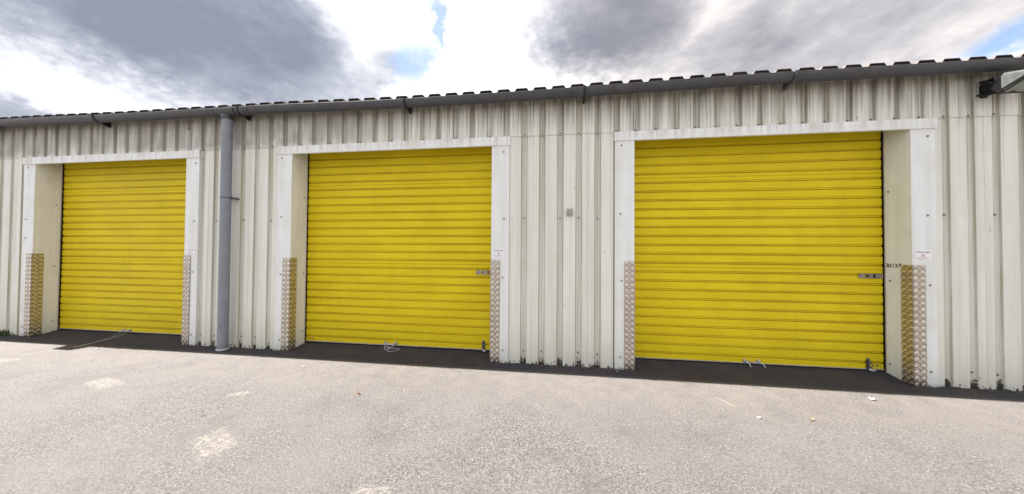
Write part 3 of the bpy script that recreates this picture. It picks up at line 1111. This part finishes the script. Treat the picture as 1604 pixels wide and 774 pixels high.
XN = DOORS[2][1] - JI
root = empty('number_label', (XN - 0.0005, 0.168, 1.125))
root.rotation_euler = (0, 0, -math.pi / 2)
tag(root, 'white stick-on number 20137 on the door reveal beside the padlock plate', 'number label')
bm = bmesh.new()
box(bm, -0.075, 0.072, -0.0012, 0, -0.030, 0.028)
link('backing', bm, M['sticker'], root)
for i, ch in enumerate('20137'):
    me = text_mesh(ch, 0.060)
    me.transform(Matrix.Translation((-0.056 + 0.0285 * i - (0.002 if i == 1 else 0), -0.0018, -0.003 * (i % 2))) @ Matrix.Rotation(math.pi / 2, 4, 'X') @ Matrix.Diagonal((1.0, 0.9, 1, 1)))
    me.materials.append(M['ink'])
    o = bpy.data.objects.new('digit', me)
    COL.objects.link(o)
    o.parent = root

# ------------------------------------------------------------------ little light sensor box on the wall
root = empty('sensor_box', (0.158, CREST - 0.0035, 1.672))
tag(root, 'small square grey sensor box on the ribbed wall between two yellow doors', 'sensor box')
bm = bmesh.new()
box(bm, -0.036, 0.036, -0.012, 0.0, -0.042, 0.034)
link('base_plate', bm, M['boxpale'], root, bevel=0.003)
bm = bmesh.new()
solid(bm, [(-0.0125, -0.030), (-0.046, -0.030), (-0.036, 0.036), (-0.0125, 0.040)], 'x', -0.029, 0.029)
link('cover', bm, M['box'], root, bevel=0.004)
for sx in (-0.031, 0.031):
    bm = bmesh.new()
    tube(bm, [(sx, -0.011, 0.033), (sx, -0.018, 0.033)], 0.006, 10)
    link('cover_screw', bm, M['wire'], root)

# ------------------------------------------------------------------ floodlights under the gutter
def floodlight(x, label):
    """x = left side of the lamp head"""
    root = empty('floodlight', (x, CREST, 2.70))
    tag(root, label, 'floodlight', 'floodlights under the gutter')
    L = 0.27
    # head: trapezoid section in (y, z) tipping down, glass on the lower front
    bm = bmesh.new()
    y0 = -0.02
    sec = [(-0.190, 0.140), (-0.335, 0.090), (-0.318, 0.040), (-0.150, -0.022), (-0.105, 0.030)]
    va = [bm.verts.new((0.016, *p)) for p in sec]
    vb = [bm.verts.new((L - 0.016, *p)) for p in sec]
    ca = [bm.verts.new((0.0, p[0] * 0.93 - 0.014, p[1] * 0.8 + 0.012)) for p in sec]
    cb = [bm.verts.new((L, p[0] * 0.93 - 0.014, p[1] * 0.8 + 0.012)) for p in sec]
    n = len(sec)
    bm.faces.new(ca)
    bm.faces.new(cb[::-1])
    for q0, q1 in ((ca, va), (va, vb), (vb, cb)):
        for i in range(n):
            bm.faces.new((q0[i], q1[i], q1[(i + 1) % n], q0[(i + 1) % n]))
    link('lamp_housing', bm, M['lampgrey'], root, bevel=0.004)
    # glass with a black gasket on the downward front face
    p0, p1 = Vector((-0.318, 0.040)), Vector((-0.150, -0.022))
    d = (p1 - p0).normalized()
    nrm = Vector((d.y, -d.x))
    if nrm.y > 0:
        nrm = -nrm

    def plate(name, ua, ub, xa, xb, h0, h1, mat):
        bm = bmesh.new()
        L0 = (p1 - p0).length
        q = [p0 + d * (L0 * ua) + nrm * h0, p0 + d * (L0 * ub) + nrm * h0, p0 + d * (L0 * ub) + nrm * h1, p0 + d * (L0 * ua) + nrm * h1]
        solid(bm, [tuple(v) for v in q], 'x', xa, xb)
        link(name, bm, mat, root)
    plate('gasket', -0.02, 1.02, 0.014, L - 0.014, 0.0008, 0.007, M['black'])
    plate('lamp_glass', 0.10, 0.90, 0.034, L - 0.034, 0.0065, 0.0105, M['glass'])
    # bracket: wall plate, arm and swivel
    bm = bmesh.new()
    box(bm, 0.035, 0.095, -0.012, 0.0, 0.0, 0.12)
    box(bm, 0.050, 0.080, -0.115, -0.010, 0.010, 0.045)
    tube(bm, [(-0.01, -0.035, 0.014), (0.075, -0.035, 0.014)], 0.010, 10)
    tube(bm, smooth_pts([(0.06, -0.05, 0.028), (0.06, -0.12, 0.004), (0.075, -0.165, -0.012), (0.11, -0.165, -0.012), (0.15, -0.15, 0.005)], 5), 0.018, 10)
    link('bracket', bm, M['black'], root)
    bm = bmesh.new()
    tube(bm, smooth_pts([(0.04, -0.01, 0.15), (0.025, -0.06, 0.13), (0.04, -0.11, 0.08), (0.06, -0.12, 0.10), (0.08, -0.12, 0.12)], 6), 0.009, 8)
    link('supply_cable', bm, M['black'], root, smooth=True)
    bm = bmesh.new()
    box(bm, 0.045, 0.14, -0.100, -0.013, 0.05, 0.15)
    link('junction_box', bm, M['black'], root)


floodlight(3.885, 'grey floodlight with black bracket under the gutter at the right edge')
floodlight(-8.62, 'grey floodlight with black bracket under the gutter far left of the downpipe')

# ------------------------------------------------------------------ litter on the ground
def scrap(name, x, y, w_, d_, rot, mat, label, cat, curl=0.006, seed=1):
    rnd = random.Random(seed)
    bm = bmesh.new()
    n = 5
    g = []
    for i in range(n):
        row = []
        for j in range(n):
            u, v = i / (n - 1) - 0.5, j / (n - 1) - 0.5
            s_ = 1 - 0.35 * (abs(u) ** 2 + abs(v) ** 2) * 4 * rnd.random()
            row.append(bm.verts.new((u * w_ * s_, v * d_ * s_, 0.004 + curl * (abs(u) * 2) ** 2 + rnd.uniform(0, curl))))
        g.append(row)
    for i in range(n - 1):
        for j in range(n - 1):
            bm.faces.new((g[i][j], g[i + 1][j], g[i + 1][j + 1], g[i][j + 1]))
    o = link(name, bm, mat, smooth=False)
    md = o.modifiers.new('s', 'SOLIDIFY')
    md.thickness = 0.001
    o.location = (x, y, gz(x, y))
    o.rotation_euler = (0, 0, rot)
    tag(o, label, cat)
    return o


scrap('paper_scrap', -5.60, -0.30, 0.06, 0.022, 0.5, M['paper'], 'thin white paper scrap on asphalt in front of leftmost yellow door', 'litter', seed=2)
scrap('paper_scrap', -2.63, -0.442, 0.038, 0.018, 0.2, M['paper'], 'white paper scrap on sunlit asphalt left of the middle door', 'litter', seed=3)
scrap('paper_scrap', 2.67, -0.386, 0.042, 0.028, -0.4, M['paper'], 'crumpled white paper scrap on asphalt in front of rightmost door', 'litter', 0.012, seed=4)
scrap('paper_scrap', 1.521, -0.848, 0.032, 0.018, -0.3, M['paper'], 'flattened white scrap on open asphalt beside the brown leaf', 'litter', seed=5)
scrap('dry_leaf', 1.891, -0.829, 0.050, 0.012, 0.5, M['leaf'], 'dry brown leaf lying on the sunlit asphalt at right', 'leaf', 0.010, seed=6)
scrap('dry_leaf', -1.678, -0.931, 0.018, 0.040, 0.3, M['leaf'], 'tiny brown leaf on the asphalt in front of the middle door', 'leaf', 0.008, seed=7)
scrap('dry_leaf', -5.30, 0.16, 0.060, 0.035, 0.1, M['leaf'], 'rust brown leaf in the shade at the foot of the leftmost door', 'leaf', 0.010, seed=8)
scrap('paper_scrap', 0.640, -0.085, 0.020, 0.016, 0.1, M['paper'], 'tiny white crumb of paper at the foot of the post left of the rightmost door', 'litter', 0.008, seed=9)
bm = bmesh.new()
tube(bm, smooth_pts([(1.366, -0.553, 0.006), (1.40, -0.63, 0.010), (1.436, -0.70, 0.005)], 4), 0.0013, 5)
tag(link('straw', bm, M['straw']), 'pale dry straw lying on the sunlit asphalt before the rightmost door', 'straw')

# weed at the wall foot, far left
root = empty('weed', (-7.80, -0.005, 0))
tag(root, 'small green weed growing at the wall foot left of the first door', 'weed')
bm = bmesh.new()
rnd = random.Random(11)
for i in range(150):
    x, y = rnd.gauss(0, 0.085), rnd.uniform(-0.03, 0.025)
    h = max(0.02, 0.085 - abs(x) * 0.30) * rnd.uniform(0.4, 1.1)
    a = rnd.uniform(0, 6.28)
    l = rnd.uniform(0.01, 0.03)
    p = Vector((x, y, 0))
    tip = p + Vector((math.cos(a) * l, math.sin(a) * l - 0.006, h))
    w_ = Vector((-math.sin(a), math.cos(a), 0)) * rnd.uniform(0.003, 0.007)
    mid = (p + tip) / 2 + Vector((0, 0, h * 0.15))
    vs = [bm.verts.new(q) for q in (p - w_ * .3, p + w_ * .3, mid + w_, tip, mid - w_)]
    bm.faces.new(vs)
link('leaves', bm, M['green'], root)

# crumbs, grit and moss gathered along the foot of the wall: nobody could count them
bm = bmesh.new()
rnd = random.Random(5)


def crumb(x, y, z, r):
    vs = []
    for q in ((1, 0, 0), (-1, 0, 0), (0, 1, 0), (0, -1, 0), (0, 0, 1)):
        vs.append(bm.verts.new((x + q[0] * r * rnd.uniform(.5, 1.3), y + q[1] * r * rnd.uniform(.5, 1.3), z + max(-0.2, q[2]) * r * rnd.uniform(.4, 1))))
    for a, b_ in ((0, 2), (2, 1), (1, 3), (3, 0)):
        bm.faces.new((vs[a], vs[b_], vs[4]))


for i in range(5200):
    x = rnd.uniform(-8.6, 4.6)
    inbay = any(a + JI + .01 < x < b_ - JI - .01 for a, b_ in DOORS)
    if inbay:
        if rnd.random() < 0.75:
            y = 0.262 - abs(rnd.gauss(0, 0.015)) - 0.012
        else:
            y = rnd.uniform(0.0, 0.24)
        z = max(0.0, (y - 0.02) / 0.25 * 0.037)
        crumb(x, y, z, rnd.uniform(0.0015, 0.005))
    else:
        over = any(a - 0.0 < x < b_ + 0.0 for a, b_ in DOORS)
        y = (-0.006 if over else 0.012) - abs(rnd.gauss(0, 0.016))
        crumb(x, y, 0.0, rnd.choice((0.003, 0.005, 0.008, 0.011)) * rnd.uniform(.6, 1.2))
tag(link('dirt_crumbs', bm, M['crumb']), 'dark crumbs of dirt and moss along the foot of the wall', 'dirt', kind='stuff')

# pale grit scattered on the asphalt
bm = bmesh.new()
for i in range(2600):
    x = rnd.uniform(-7.5, 4.5)
    y = -0.1 - abs(rnd.gauss(0, 0.9))
    if rnd.random() < .12:
        y = rnd.uniform(-.2, 0)
    crumb(x, y, gz(x, y), rnd.choice((0.0015, 0.002, 0.003, 0.004)))
tag(link('pale_grit', bm, mat_plain('pale_grit', (0.20, 0.18, 0.16), 0.8, 0, 0.4, 50)), 'pale specks of grit scattered over the asphalt', 'grit', kind='stuff')

# ------------------------------------------------------------------ render settings
S.render.engine = 'CYCLES'
S.render.resolution_x = 1024
S.render.resolution_y = 494
S.cycles.max_bounces = 6
